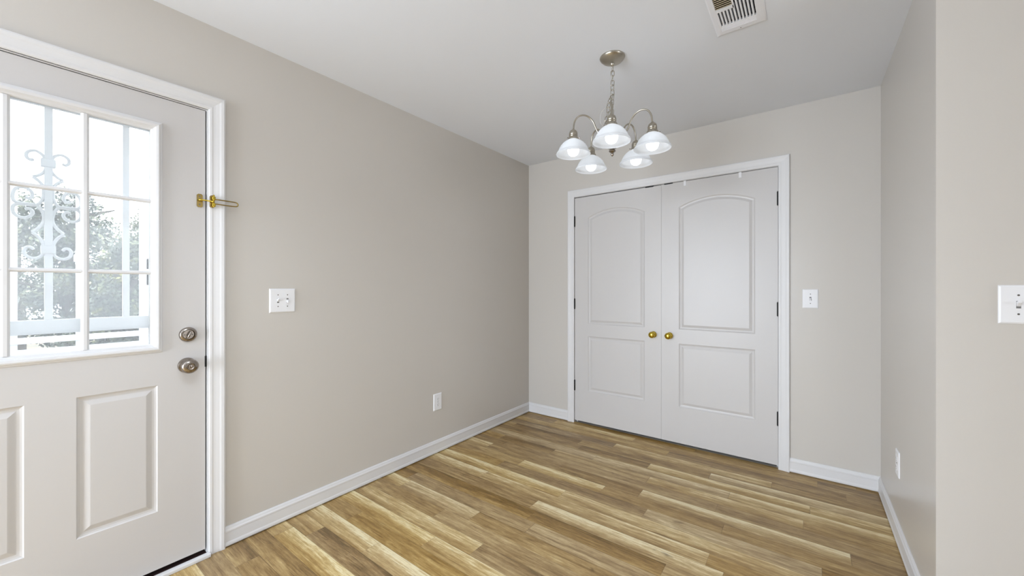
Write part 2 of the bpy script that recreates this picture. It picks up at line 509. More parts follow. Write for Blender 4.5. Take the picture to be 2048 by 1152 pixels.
def wall_run(bm, axis, p0, p1, a0, a1, fill_gaps, zlo=-0.08):
    """wall between a0 and a1 with openings for the added fill lights (from, to, sill, head)"""
    def bb(u, v, z0, z1):
        if axis == 'y': box(bm, u, v, p0, p1, z0, z1)
        else: box(bm, p0, p1, u, v, z0, z1)
    cur = a0
    for u, v, z0, z1 in sorted(fill_gaps):
        bb(cur, u, zlo, CZ); bb(u, v, zlo, z0); bb(u, v, z1, CZ); cur = v
    bb(cur, a1, zlo, CZ)

def ceiling_bm():
    bm = B()
    vx = (-0.322, -0.156, 1.772, 2.084)     # duct opening behind the vent
    xs = [XL - T, vx[0], vx[1], XFAR + T]; ys = [YREAR - T, vx[2], vx[3], YB + T]
    for i in range(3):
        for j in range(3):
            if i == 1 and j == 1: continue
            box(bm, xs[i], xs[i + 1], ys[j], ys[j + 1], CZ, CZ + 0.10)
    return bm
struct('ceiling', ceiling_bm(), 'ceiling', 'smooth white painted ceiling', 'ceiling')

bm = B()
wall_run(bm, 'x', XL - T, XL, YREAR - T, EY0, FILL_LEFT, zlo=-0.3)
box(bm, XL - T, XL, EY1, YB, -0.3, CZ)
box(bm, XL - T, XL, EY0, EY1, EZ, CZ)
box(bm, XL - T, XL, EY0, EY1, -0.3, -0.005)
struct('wall_left', bm, 'wall', 'long greige wall beside the entry door', 'wall')
bm = B()
box(bm, XL - T, CX0, YB, YB + T, -0.08, CZ)
box(bm, CX1, XR + T, YB, YB + T, -0.08, CZ)
box(bm, CX0, CX1, YB, YB + T, CTZ, CZ)
struct('wall_back', bm, 'wall', 'greige wall around the double closet doors', 'wall')
# short right wall of the nook and its return toward the right: one L of drywall with a corner bead
bm = B()
box(bm, XR, XR + T, YC + T, YB, -0.08, CZ)
struct('wall_right', bm, 'wall', 'short greige side wall right of the closet', 'wall')
bm = B()
box(bm, XR, XFAR + T, YC, YC + T, -0.08, CZ, bev=0.0)
struct('wall_return', bm, 'wall', 'greige wall at the right edge facing the camera', 'wall')
# the open room behind the camera
bm = B(); wall_run(bm, 'y', YREAR - T, YREAR, XL, XFAR + T, FILL_REAR)
struct('wall_rear', bm, 'wall', 'greige wall behind the camera with an added opening for a fill light', 'wall')
bm = B(); wall_run(bm, 'x', XFAR, XFAR + T, YREAR, YC, FILL_FAR)
struct('wall_far', bm, 'wall', 'greige far side wall of the open room with an added opening for a fill light', 'wall')

bm = box(B(), -0.52, XFAR, -0.82, -0.70, -0.08, CZ)  # added unseen blocker, keeps part of the rear fill off the return wall
struct('wall_light_blocker', bm, 'wall', 'added greige partition behind the camera that shades the right edge wall', 'wall')

# closet interior and exterior side stay dark / closed
bm = B()
box(bm, CX0 - 0.05, CX1 + 0.05, YB + T + 0.55, YB + T + 0.60, -0.08, CZ)
box(bm, CX0 - 0.10, CX0 - 0.05, YB + T, YB + T + 0.60, -0.08, CZ)
box(bm, CX1 + 0.05, CX1 + 0.10, YB + T, YB + T + 0.60, -0.08, CZ)
box(bm, CX0 - 0.1, CX1 + 0.1, YB + T, YB + T + 0.6, CTZ + 0.1, CTZ + 0.14)
box(bm, CX0 - 0.1, CX1 + 0.1, YB + 0.02, YB + T + 0.6, -0.08, -0.001)
struct('wall_closet', bm, 'wall', 'inside walls of the closet behind the double doors', 'wall')

# trim: casings with their jamb boards
def jamb(bm, x0, x1, zt, depth, t=0.018, stop=None):
    box(bm, x0 - t, x0, 0.0, depth, 0, zt + t); box(bm, x1, x1 + t, 0.0, depth, 0, zt + t); box(bm, x0, x1, 0.0, depth, zt, zt + t)
    if stop:
        box(bm, x0, x0 + 0.012, stop, stop + 0.03, 0, zt); box(bm, x1 - 0.012, x1, stop, stop + 0.03, 0, zt)
        box(bm, x0, x1, stop, stop + 0.03, zt - 0.012, zt)
bm = casing_bm(EY0 + 0.008, EY1 - 0.0, EZ - 0.003, w=0.063)
jamb(bm, EY0 + 0.018, EY1 - 0.004, EZ - 0.008, T, t=0.003, stop=0.055)
struct('trim_1', bm, 'trim', 'white moulded casing around the entry door', 'door casing', loc=(XL, 0, 0), rotz=RL)
bm = casing_bm(CX0 + 0.004, CX1 - 0.004, CTZ - 0.002, w=0.063)
jamb(bm, CX0 + 0.003, CX1 - 0.003, CTZ - 0.004, T, t=0.002, stop=0.045)
struct('trim_2', bm, 'trim', 'white moulded casing around the closet double doors', 'door casing', loc=(0, YB, 0), rotz=RB)

# entry sill: white wooden saddle strip in front, dark reddish strip behind
bm = B()
box(bm, EY0 + 0.02, EY1 + 0.004, -0.030, -0.004, 0.0, 0.016, bev=0.004)
struct('trim_3', bm, 'trim', 'white painted threshold strip at the foot of the entry door', 'threshold', loc=(XL, 0, 0), rotz=RL)
bm = B()
box(bm, EY0 + 0.02, EY1 - 0.004, -0.004, T, 0.0, 0.010)
so = link('trim_4', bm, 'sill', None, (XL, 0, 0), RL)
tag(so, 'dark reddish sill under the entry door', 'threshold', kind='structure')

# baseboards
struct('baseboard_left', base_bm(EY1 + 0.063, YB, 0, 1), 'trim', 'long white baseboard along the left wall', 'baseboard', loc=(XL, 0, 0), rotz=RL)
bm = base_bm(XL, CX0 - 0.059, 1, 0)
struct('baseboard_back', bm, 'trim', 'short white baseboard left of the closet', 'baseboard', loc=(0, YB, 0), rotz=RB)
bm = base_bm(CX1 + 0.059, XR, 0, 1)
struct('baseboard_back_right', bm, 'trim', 'white baseboard between the closet and the right corner', 'baseboard', loc=(0, YB, 0), rotz=RB)
struct('baseboard_right', base_bm(-YB, -YC, 1, -1), 'trim', 'white baseboard along the short right wall', 'baseboard', loc=(XR, 0, 0), rotz=RRt)
struct('baseboard_return', base_bm(XR, XFAR, -1, 0), 'trim', 'white baseboard under the wall at the right edge', 'baseboard', loc=(0, YC, 0), rotz=RB)

# ------------------------------------------------------------------ closet doors
def hinge(parent, x, z, name='hinge'):
    bm = B()
    lathe(bm, [(0, 0), (0.0035, 0), (0.0045, 0.003), (0.0072, 0.004), (0.0072, 0.096), (0.0045, 0.097), (0.0035, 0.1), (0, 0.1)], 14, 'Z', (x, -0.005, z - 0.05))
    box(bm, x - 0.004, x + 0.004, -0.006, 0.012, z - 0.044, z + 0.044)
    return link(name, bm, 'hinge', parent, smooth=True)

def round_knob(parent, x, z):
    bm = B()
    # rosette, neck and ball
    lathe(bm, [(0, 0), (0.026, 0), (0.026, 0.002), (0.024, 0.005), (0.018, 0.008), (0.011, 0.010), (0.0085, 0.014), (0.0085, 0.022),
               (0.012, 0.025), (0.019, 0.029), (0.0245, 0.036), (0.026, 0.043), (0.0245, 0.050), (0.019, 0.056), (0.010, 0.0595), (0, 0.0605)],
          40, 'Y', (x, 0, z))
    return link('door_knob', bm, 'brass', parent, smooth=True, angle=50)

seam = (CX0 + CX1) / 2
zb, zt2 = 0.022, 2.050
leafs = [('door_2', CX0 + 0.006, seam - 0.0005, 'left', 'left closet door with an arched upper panel and brass knob at its right edge'),
         ('door_3', seam + 0.0005, CX1 - 0.006, 'right', 'right closet door with an arched upper panel and two white hooks on top')]
doors = {}
for nm, a, b, side, lab in leafs:
    px0, px1 = a + 0.132, b - 0.132
    bm = slab_bm(a, b, zb, zt2 - (0.003 if side == 'left' else 0), 0.0, 0.035,
                 [(px0, px1, 0.905, 1.856, 0.060), (px0, px1, 0.303, 0.795, 0.0)])
    d = link(nm, bm, 'door', None, (0, YB + 0.004, 0), RB)
    tag(d, lab, 'door', kind='structure')
    doors[side] = d
    hx = a - 0.001 if side == 'left' else b + 0.001
    for z in (0.340, 1.083, 1.835): hinge(d, hx, z)
    kx = seam - 0.0625 if side == 'left' else seam + 0.0625
    round_knob(d, kx, 0.852)
    # ball catch at the top inner corner
    bm = B(); cx = seam - 0.095 if side == 'left' else seam + 0.055
    box(bm, cx - 0.032, cx + 0.032, -0.003, 0.026, zt2 - 0.006 if side == 'left' else zt2 - 0.004, zt2 + 0.0045, bev=0.001)
    c = link('ball_catch', bm, 'hinge', d); c['label'] = 'small black ball catch on the top edge'

# over-the-door hooks on the right leaf
def door_hook(name, x, lab):
    bm = B()
    box(bm, x - 0.009, x + 0.009, -0.0035, -0.0012, zt2 - 0.036, zt2 + 0.0005, bev=0.0008)
    box(bm, x - 0.009, x + 0.009, -0.0035, 0.030, zt2 + 0.0008, zt2 + 0.003, bev=0.0006)
    o = link(name, bm, 'plastic', None, (0, YB + 0.004, 0), RB)
    tag(o, lab, 'hook', group='white over-door hooks')
door_hook('over_door_hook', -0.742, 'small white over-door hook near the closet seam')
door_hook('over_door_hook', -0.372, 'small white over-door hook nearer the right hinge side of the closet')

# ------------------------------------------------------------------ entry door (door_1), lite, hardware
DY0, DY1, DZ0, DZ1 = EY0 + 0.020, EY1 - 0.0095, 0.031, 2.0385
GL = (-0.163, 0.400, 0.990, 1.895)       # visible glass: y0 y1 z0 z1
h = 0.016
bm = slab_bm(DY0, DY1, DZ0, DZ1, 0.0, 0.044,
             [(0.189, 0.421, 0.276, 0.813, 0.0), (-0.161, 0.066, 0.276, 0.813, 0.0)],
             holes=[(GL[0] - h, GL[1] + h, GL[2] - h, GL[3] + h)])
door = link('door_1', bm, 'door', None, (XL - 0.004, 0, 0), RL)
tag(door, 'white entry door with a nine-pane window and two lower panels', 'door', kind='structure')

def frame_bm(g, w, y_face, y_in, steps):
    """rectangular picture-frame moulding around opening g; steps = (distance from the opening, y)"""
    bm = B(); loops = []
    for d, y in steps:
        loops.append([bm.verts.new((g[0] - d, y, g[2] - d)), bm.verts.new((g[1] + d, y, g[2] - d)), bm.verts.new((g[1] + d, y, g[3] + d)), bm.verts.new((g[0] - d, y, g[3] + d))])
    n = len(loops)
    for i in range(n):
        a, b = loops[i], loops[(i + 1) % n]
        for k in range(4): bm.faces.new((a[k], a[(k + 1) % 4], b[(k + 1) % 4], b[k]))
    return bm
wf = link('window_frame', frame_bm(GL, .034, 0, 0, [(0.0, 0.020), (0.0, 0.004), (0.003, 0.0), (0.008, -0.002), (0.011, -0.006), (0.014, -0.011), (0.022, -0.013), (0.027, -0.011),
                                                  (0.029, -0.006), (0.035, -0.004), (0.037, 0.0005), (0.014, 0.001), (0.014, 0.020)]), 'trim', door)
wf2 = link('outer_window_frame', frame_bm(GL, .034, 0, 0, [(0.0, 0.024), (0.0, 0.046), (0.010, 0.052), (0.03, 0.052), (0.034, 0.0445), (0.014, 0.0445), (0.014, 0.024)]), 'trim', door)
bm = B()
gw = (GL[1] - GL[0]) / 3; gh = (GL[3] - GL[2]) / 3
def muntin_bar(bm, x0, x1, z0, z1, horiz):
    # softly rounded proud bar
    w, f = (0.0078, 0.0022) if horiz else (0.0112, 0.0005)
    prof = [(-w, 0.019), (-w, 0.008), (-w * .75, 0.005), (-w * .4, f), (w * .4, f), (w * .75, 0.005), (w, 0.008), (w, 0.019)]
    if horiz: prof = [(o, y if y > 0.018 else y + 0.0007) for o, y in prof]
    a, b = [], []
    for o, y in prof:
        if horiz: a.append(bm.verts.new((x0, y, (z0 + z1) / 2 + o))); b.append(bm.verts.new((x1, y, (z0 + z1) / 2 + o)))
        else: a.append(bm.verts.new(((x0 + x1) / 2 + o, y, z0))); b.append(bm.verts.new(((x0 + x1) / 2 + o, y, z1)))
    n = len(a)
    for i in range(n): bm.faces.new((a[i], a[(i + 1) % n], b[(i + 1) % n], b[i]))
for i in (1, 2):
    muntin_bar(bm, GL[0] + gw * i, GL[0] + gw * i, GL[2], GL[3], False)
    muntin_bar(bm, GL[0], GL[1], GL[2] + gh * i, GL[2] + gh * i, True)
link('muntin_grid', bm, 'trim', door)
bm = box(B(), GL[0] - 0.008, GL[1] + 0.008, 0.0202, 0.0238, GL[2] - 0.008, GL[3] + 0.008)
link('window_pane', bm, 'glass', door)

# deadbolt
bm = B()
lathe(bm, [(0, 0), (0.0325, 0), (0.0325, 0.003), (0.031, 0.008), (0.027, 0.012), (0.022, 0.0135), (0.0205, 0.0105), (0.0195, 0.008), (0, 0.008)], 44, 'Y', (0.523, 0, 1.020))
db = link('deadbolt', bm, 'nickel', door, smooth=True, angle=40)
bm = B()
lathe(bm, [(0, 0.008), (0.008, 0.008), (0.0075, 0.012), (0.006, 0.014), (0, 0.014)], 20, 'Y', (0.523, 0, 1.020))
r = bmesh.ops.create_icosphere(bm, subdivisions=3, radius=1)
for v in r['verts']:
    q = Vector((v.co.x * 0.0055, v.co.y * 0.010, v.co.z * 0.0185))
    q = Matrix.Rotation(R(22), 3, 'Y') @ q
    v.co = q + Vector((0.523, -0.018, 1.020))
link('thumb_turn', bm, 'nickel', db, smooth=True)
for sx in (-1, 1):
    bm = lathe(B(), [(0, 0.0078), (0.003, 0.0078), (0.0028, 0.0095), (0, 0.0098)], 12, 'Y', (0.523 + sx * 0.0135, 0, 1.020))
    link('screw', bm, 'screw', db, smooth=True)
# lock knob
bm = B()
lathe(bm, [(0, 0), (0.033, 0), (0.033, 0.003), (0.030, 0.008), (0.020, 0.011), (0.0125, 0.013), (0.0115, 0.020), (0.0125, 0.026), (0.020, 0.031), (0.0285, 0.037),
           (0.0315, 0.044), (0.0305, 0.051), (0.026, 0.057), (0.0185, 0.0610), (0.0145, 0.0620), (0.0135, 0.0605), (0.0125, 0.0600), (0, 0.0600)], 48, 'Y', (0.519, 0, 0.884))
kb = link('door_knob', bm, 'nickel', door, smooth=True, angle=40)
bm = B()
lathe(bm, [(0.0, 0.0598), (0.0085, 0.0598), (0.0085, 0.0625), (0, 0.0627)], 24, 'Y', (0.519, 0, 0.884))
box(bm, 0.5165, 0.5215, -0.0690, -0.0620, 0.877, 0.891, bev=0.0012)
link('lock_button', bm, 'nickel', kb, smooth=True)
bm = B(); lathe(bm, [(0, 0.0), (0.003, 0.0), (0.003, 0.0035), (0, 0.0035)], 16, 'Y', (0.4965, -0.006, 0.888))
link('release_hole', bm, 'keyhole', kb)
# latch plate seen in the gap
bm = box(B(), DY1 - 0.002, DY1 + 0.006, -0.0015, 0.02, 0.866, 0.915)
lp = link('strike_gap', bm, 'keyhole', door); lp['label'] = 'black worn opening at the latch'

# swing bar guard: door stud + frame plate with U bar (brass)
g1 = empty('swing_bar_door_guard', (XL, 0.5665, 1.624), RL)
tag(g1, 'brass swing bar door guard on the casing beside the entry door', 'door guard')
yb0 = 0.4 * 0
bm = B()      # strike plate on the door: clipped-corner plate with stud arm
def plate(bm, x0, x1, z0, z1, y0, y1, c=0.006):
    o = [(x0 + c, z0), (x1 - c, z0), (x1, z0 + c), (x1, z1 - c), (x1 - c, z1), (x0 + c, z1), (x0, z1 - c), (x0, z0 + c)]
    a = [bm.verts.new((p, y0, q)) for p, q in o]; b = [bm.verts.new((p, y1, q)) for p, q in o]
    bm.faces.new(a); bm.faces.new(b[::-1])
    for i in range(8): bm.faces.new((a[i], a[(i + 1) % 8], b[(i + 1) % 8], b[i]))
plate(bm, -0.013, 0.0085, -0.030, 0.030, -0.001, 0.0035, 0.005)
o1 = link('strike_plate', bm, 'aged_brass', g1)
bm = B()
tube(bm, catmull([(-0.006, -0.002, 0.001), (-0.006, -0.012, 0.001), (0.002, -0.019, 0.001), (0.018, -0.024, 0.000), (0.036, -0.026, -0.001)], 6), lambda t: 0.0042 - 0.0012 * t, 12)
r = bmesh.ops.create_icosphere(bm, subdivisions=3, radius=0.0062, matrix=Matrix.Translation((0.040, -0.026, -0.001)))
link('stud_arm', bm, 'brass', o1, smooth=True)
for z in (0.018, -0.018):
    link('screw', lathe(B(), [(0, 0.0008), (0.0032, 0.0008), (0.0028, 0.0022), (0, 0.0026)], 12, 'Y', (-0.003, 0, z)), 'screw', o1)
bm = B()
plate(bm, 0.030, 0.049, -0.028, 0.028, -0.0185, -0.0135, 0.005)
o2 = link('frame_plate', bm, 'aged_brass', g1)
bm = B()
for z0, z1 in ((0.006, 0.022), (-0.024, -0.008)):
    lathe(bm, [(0, z0), (0.0062, z0), (0.0074, z0 + 0.0015), (0.0074, z1 - 0.0015), (0.0062, z1), (0, z1)], 18, 'Z', (0.043, -0.026, 0))
    box(bm, 0.036, 0.050, -0.027, -0.018, z0 + 0.002, z1 - 0.002, bev=0.001)
lathe(bm, [(0, -0.026), (0.003, -0.026), (0.003, 0.026), (0.0045, 0.027), (0.003, 0.030), (0, 0.031)], 12, 'Z', (0.043, -0.026, 0))
link('hinge_barrel', bm, 'brass', o2, smooth=True)
bm = B()
zt_, zb_ = 0.010, -0.011
xe = 0.136
path = [(0.046, -0.028, zt_), (0.058, -0.030, zt_ - .0), (0.10, -0.030, zt_), (xe - 0.008, -0.030, zt_ - 0.001), (xe, -0.030, zt_ - 0.006), (xe + .001, -0.030, (zt_ + zb_) / 2),
        (xe, -0.030, zb_ + 0.006), (xe - 0.008, -0.030, zb_ + 0.001), (0.10, -0.030, zb_), (0.058, -0.030, zb_), (0.046, -0.028, zb_)]
tube(bm, catmull(path, 6), 0.0027, 12)
link('swing_bar', bm, 'aged_brass', o2, smooth=True)

# ------------------------------------------------------------------ switch plates and outlets
def cover(parent, w, hgt):
    bm = B()
    d = 0.0055; s = 0.005
    o = [(-w / 2, -hgt / 2), (w / 2, -hgt / 2), (w / 2, hgt / 2), (-w / 2, hgt / 2)]
    lv = [(0.0, 0.0), (0.0, 0.0018), (0.0012, 0.0034), (s, d), (s + 0.002, d + 0.0002)]
    prev = None; first = None
    for ins, dep in lv:
        cur = [bm.verts.new((a - math.copysign(ins, a), -dep, b - math.copysign(ins, b))) for a, b in o]
        if prev:
            for i in range(4): bm.faces.new((prev[i], prev[(i + 1) % 4], cur[(i + 1) % 4], cur[i]))
        else: first = cur
        prev = cur
    bm.faces.new(prev); bm.faces.new(first[::-1])
    bmesh.ops.bevel(bm, geom=[e for e in bm.edges if abs(e.verts[0].co.y - e.verts[1].co.y) > 1e-5 or False], offset=0.0004, segments=1, affect='EDGES')
    return link('cover_plate', bm, 'plastic', parent)

def screws(parent, pts, d=0.0056, mat='screw', r=0.0030):
    for x, z in pts:
        bm = B(); lathe(bm, [(0, d), (r, d), (r * .9, d + 0.0010), (0, d + 0.0013)], 16, 'Y', (x, 0, z))
        box(bm, x - 0.0022, x + 0.0022, -d - 0.0016, -d - 0.0010, z - 0.0004, z + 0.0004)
        link('screw', bm, mat, parent, smooth=True)

def switch(name, loc, rz, xs, w, ups, label):
    e = empty(name, loc, rz); tag(e, label, 'light switch')
    pl_ = cover(e, w, 0.124)
    for x, up in zip(xs, ups):
        bm = frame_bm((x - 0.0052, x + 0.0052, -0.0120, 0.0120), 0, 0, 0, [(0, -0.0045), (0, -0.0060), (0.0006, -0.0062), (0.0011, -0.0060), (0.0011, -0.0045)])
        link('toggle_slot_rim', bm, 'plastic', e)
        bm = box(B(), x - 0.0050, x + 0.0050, -0.0058, -0.0050, -0.0118, 0.0118)
        link('toggle_slot', bm, 'slot', e)
        bm = B()
        zz = 0.006 if up else -0.006
        vs = [(-0.0045, -0.0052, -0.0080 + zz * .3), (0.0045, -0.0052, -0.0080 + zz * .3), (0.0045, -0.0052, 0.0080 + zz * .3), (-0.0045, -0.0052, 0.0080 + zz * .3)]
        ve = [(-0.0036, -0.0175, zz * 1.6 - 0.0030), (0.0036, -0.0175, zz * 1.6 - 0.0030), (0.0036, -0.0175, zz * 1.6 + 0.0030), (-0.0036, -0.0175, zz * 1.6 + 0.0030)]
        a = [bm.verts.new((p[0] + x, p[1], p[2])) for p in vs]; b = [bm.verts.new((p[0] + x, p[1], p[2])) for p in ve]
        bm.faces.new(a); bm.faces.new(b)
        for i in range(4): bm.faces.new((a[i], a[(i + 1) % 4], b[(i + 1) % 4], b[i]))
        bmesh.ops.bevel(bm, geom=list(bm.edges), offset=0.0007, segments=2, affect='EDGES')
        link('toggle', bm, 'plastic', e)
        screws(e, [(x, 0.0302), (x, -0.0302)])
    return e
switch('light_switch', (XL, 0.914, 1.161), RL, (-0.023, 0.023), 0.127, (True, False), 'white double toggle light switch on the left wall near the entry door')
switch('light_switch', (0.0255, YB, 1.157), RB, (0.0,), 0.083, (False,), 'white single toggle light switch right of the closet doors')
switch('light_switch', (0.541, YC, 1.174), RB, (0.0,), 0.083, (True,), 'white toggle light switch cut off at the right edge of the view')

def outlet(name, loc, rz, label):
    e = empty(name, loc, rz); tag(e, label, 'power outlet')
    cover(e, 0.080, 0.124)
    for zc in (0.0205, -0.0205):
        bm = B()
        n = 28; pts = []
        for i in range(n):
            a = 2 * PI * i / n
            pts.append((max(-0.0145, min(0.0145, 0.0172 * math.cos(a))), max(-0.0140, min(0.0140, 0.0172 * math.sin(a)))))
        a = [bm.verts.new((p, -0.0050, q + zc)) for p, q in pts]; b = [bm.verts.new((p * .96, -0.0072, q * .96 + zc)) for p, q in pts]
        bm.faces.new(b)
        for i in range(n): bm.faces.new((a[i], a[(i + 1) % n], b[(i + 1) % n], b[i]))
        f = link('receptacle', bm, 'plastic', e)
        bm = B()
        box(bm, -0.0075, -0.0055, -0.0075, -0.0070, zc - 0.001, zc + 0.0075)
        box(bm, 0.0055, 0.0075, -0.0075, -0.0070, zc + 0.0, zc + 0.0070)
        lathe(bm, [(0, 0.0068), (0.0026, 0.0068), (0.0026, 0.0075), (0, 0.0075)], 14, 'Y', (0, 0, zc - 0.0075))
        link('slot', bm, 'slot', f)
    screws(e, [(0, 0)])
outlet('wall_outlet', (XL, 1.995, 0.378), RL, 'white duplex power outlet low on the long left wall')
outlet('wall_outlet', (XR, 2.648, 0.374), RRt, 'white duplex power outlet low on the short right wall, seen edge-on')

# ------------------------------------------------------------------ ceiling vent
v = empty('ceiling_vent', (-0.239, 1.928, CZ))
tag(v, 'white metal ceiling air vent with dark louvre slots near the top edge', 'vent')
X0, X1, Y0, Y1 = -0.100, 0.100, -0.172, 0.172           # plate, local
ox0, ox1, oy0, oy1 = -0.074, 0.069, -0.130, 0.090         # louvred opening
bm = B(); loops = []
for x0_, x1_, y0_, y1_, z_ in ((X0, X1, Y0, Y1, 0.0), (X0, X1, Y0, Y1, -0.003), (X0 + .005, X1 - .005, Y0 + .005, Y1 - .005, -0.006),
                               (X0 + .015, X1 - .015, Y0 + .015, Y1 - .015, -0.0085), (ox0 - .004, ox1 + .004, oy0 - .004, oy1 + .004, -0.010),
                               (ox0, ox1, oy0, oy1, -0.010), (ox0, ox1, oy0, oy1, 0.0)):
    loops.append([bm.verts.new(p) for p in ((x0_, y0_, z_), (x1_, y0_, z_), (x1_, y1_, z_), (x0_, y1_, z_))])
for a, b in zip(loops, loops[1:]):
    for i in range(4): bm.faces.new((a[i], a[(i + 1) % 4], b[(i + 1) % 4], b[i]))
# stamped ribs at the damper side
for k in range(4):
    yy = 0.102 + k * 0.0085
    box(bm, ox0 + 0.004, ox1 - 0.004, yy, yy + 0.0032, -0.0107, -0.0085)
    box(bm, ox0 + 0.002, ox0 + 0.005, yy + 0.003, yy + 0.006, -0.0112, -0.0085)
link('vent_plate', bm, 'vent', v)
bm = B()
lathe(bm, [(0, -0.0098), (0.003, -0.0098), (0.002, -0.0112), (0, -0.0115)], 12, 'Z', (0.0, 0.150, 0.0015))
link('screw', bm, 'screw', v)
NF = 11; pit = (ox1 - ox0) / NF
bm = B()
for k in range(NF + 1):
    xx = ox0 + pit * k
    y_end = -0.020 if k <= 5 else oy0
    y_s = max(y_end, -0.020) if k <= 5 else oy0
    # slightly tilted fin
    xa = xx - 0.0022 if k else xx; xb = xx + 0.0044 if k < NF else xx
    vs = [bm.verts.new(p) for p in ((xa, y_s, -0.0098), (xb, y_s, -0.0098), (xb, oy1, -0.0098), (xa, oy1, -0.0098),
                                    (xa + 0.003, y_s, 0.010), (xb + 0.0005, y_s, 0.010), (xb + 0.0005, oy1, 0.010), (xa + 0.003, oy1, 0.010))]
    for q in ((0, 1, 2, 3), (4, 5, 6, 7), (0, 1, 5, 4), (1, 2, 6, 5), (2, 3, 7, 6), (3, 0, 4, 7)): bm.faces.new([vs[i] for i in q])
# bar between the two louvre fields
box(bm, ox0, ox0 + pit * 5 + 0.003, -0.038, -0.020, -0.0102, -0.004)
box(bm, ox0 + pit * 5 - 0.001, ox0 + pit * 5 + 0.005, oy0, -0.020, -0.0102, -0.004)
link('louvre', bm, 'vent', v)['label'] = 'lengthwise louvre fins'
bm = B()
k = 0
yy = -0.044
while yy > oy0:
    box(bm, ox0, ox0 + pit * 5, yy - 0.0028, yy, -0.0095, -0.0075); yy -= 0.0130
link('louvre', bm, 'fin_dusty', v)['label'] = 'dusty crosswise louvre fins'
bm = B()
# duct box above
box(bm, -0.082, 0.080, -0.152, 0.152, 0.100, 0.104)
box(bm, -0.083, -0.080, -0.152, 0.152, 0.0, 0.100); box(bm, 0.080, 0.083, -0.152, 0.152, 0.0, 0.100)
box(bm, -0.083, 0.083, -0.156, -0.152, 0.0, 0.100); box(bm, -0.083, 0.083, 0.152, 0.156, 0.0, 0.100)
link('duct', bm, 'duct', v)

# ------------------------------------------------------------------ chandelier
CXY = (-0.812, 1.958)
ch = empty('chandelier', (CXY[0], CXY[1], CZ))
tag(ch, 'brushed nickel chandelier with five frosted glass shades hanging from a chain', 'chandelier')
bm = B()
lathe(bm, [(0, 0), (0.064, 0), (0.065, -0.003), (0.062, -0.009), (0.053, -0.018), (0.038, -0.027), (0.020, -0.033), (0.011, -0.035), (0.010, -0.041), (0.006, -0.046), (0, -0.047)], 56)
link('canopy', bm, 'brushed', ch, smooth=True, angle=50)

def link_path(c, ln, wd, ang, tilt=None):
    """oval chain link centred at c, long axis along tilt"""
    pts = []
    n = 20
    for i in range(n):
        a = 2 * PI * i / n
        p = Vector((wd / 2 * math.cos(a), 0, ln / 2 * math.sin(a)))
        if abs(math.sin(a)) < 0.7: p.x = math.copysign(wd / 2, math.cos(a))
        p.rotate(Matrix.Rotation(ang, 3, 'Z'))
        if tilt is not None:
            p.rotate(Vector((0, 0, 1)).rotation_difference(tilt))
        pts.append(Vector(c) + p)
    return pts
def chain_bm(bm, path, ln=0.033, wd=0.0165, r=0.0019, seed=0):
    rnd = random.Random(seed)
    P = catmull(path, 16); step = ln - 4.2 * r
    # walk along
    pos = [P[0]]; acc = 0
    for a, b in zip(P, P[1:]):
        d = (b - a).length
        while acc + d >= step:
            f = (step - acc) / d; a = a.lerp(b, f); d = (b - a).length; pos.append(a.copy()); acc = 0
        acc += d
    for i in range(len(pos) - 1):
        t = (pos[i + 1] - pos[i]).normalized(); c = (pos[i] + pos[i + 1]) / 2
        tube(bm, link_path(c, ln, wd, (R(38) if i % 2 else R(128)) + rnd.uniform(-.2, .2), t), r, 7, closed=True)
rt = Vector((math.cos(R(36.94)), math.sin(R(36.94)), 0)); fw = Vector((-math.sin(R(36.94)), math.cos(R(36.94)), 0))
def cp(l, f, z): return rt * l + fw * f + Vector((0, 0, z))       # left/right, depth, height below the ceiling
bm = B()
chain_bm(bm, [cp(0, 0, -0.047), cp(0.002, 0, -0.10), cp(0.0, 0, -0.16), cp(0.002, 0, -0.20), cp(0.0, 0.004, -0.225), cp(0, 0.006, -0.262), cp(0.0, 0.0, -0.344)], seed=1)
link('chain', bm, 'brushed', ch, smooth=True, angle=80)
bm = B()
chain_bm(bm, [cp(-0.003, -0.006, -0.200), cp(-0.012, -0.010, -0.225), cp(-0.024, -0.014, -0.260), cp(-0.026, -0.016, -0.300), cp(-0.038, -0.018, -0.345), cp(-0.046, -0.020, -0.375),
              cp(-0.036, -0.030, -0.400), cp(-0.024, -0.036, -0.372), cp(-0.014, -0.034, -0.335), cp(-0.020, -0.03, -0.305), cp(-0.006, -0.016, -0.345)], seed=2)
s2 = link('spare_chain', bm, 'brushed', ch, smooth=True, angle=80)
s2['label'] = 'slack loop of spare chain'
bm = B()
tube(bm, catmull([cp(0.001, 0.002, -0.045), cp(-0.004, 0.004, -0.10), cp(0.005, 0.003, -0.16), cp(-0.002, 0.0, -0.21), cp(-0.03, -0.004, -0.262), cp(-0.055, -0.006, -0.285), cp(-0.066, -0.006, -0.325), cp(-0.056, 0, -0.355),
                  cp(-0.030, 0, -0.350), cp(-0.004, 0.0, -0.34)], 10), 0.0011, 7)
link('electric_cord', bm, 'cord', ch, smooth=True)
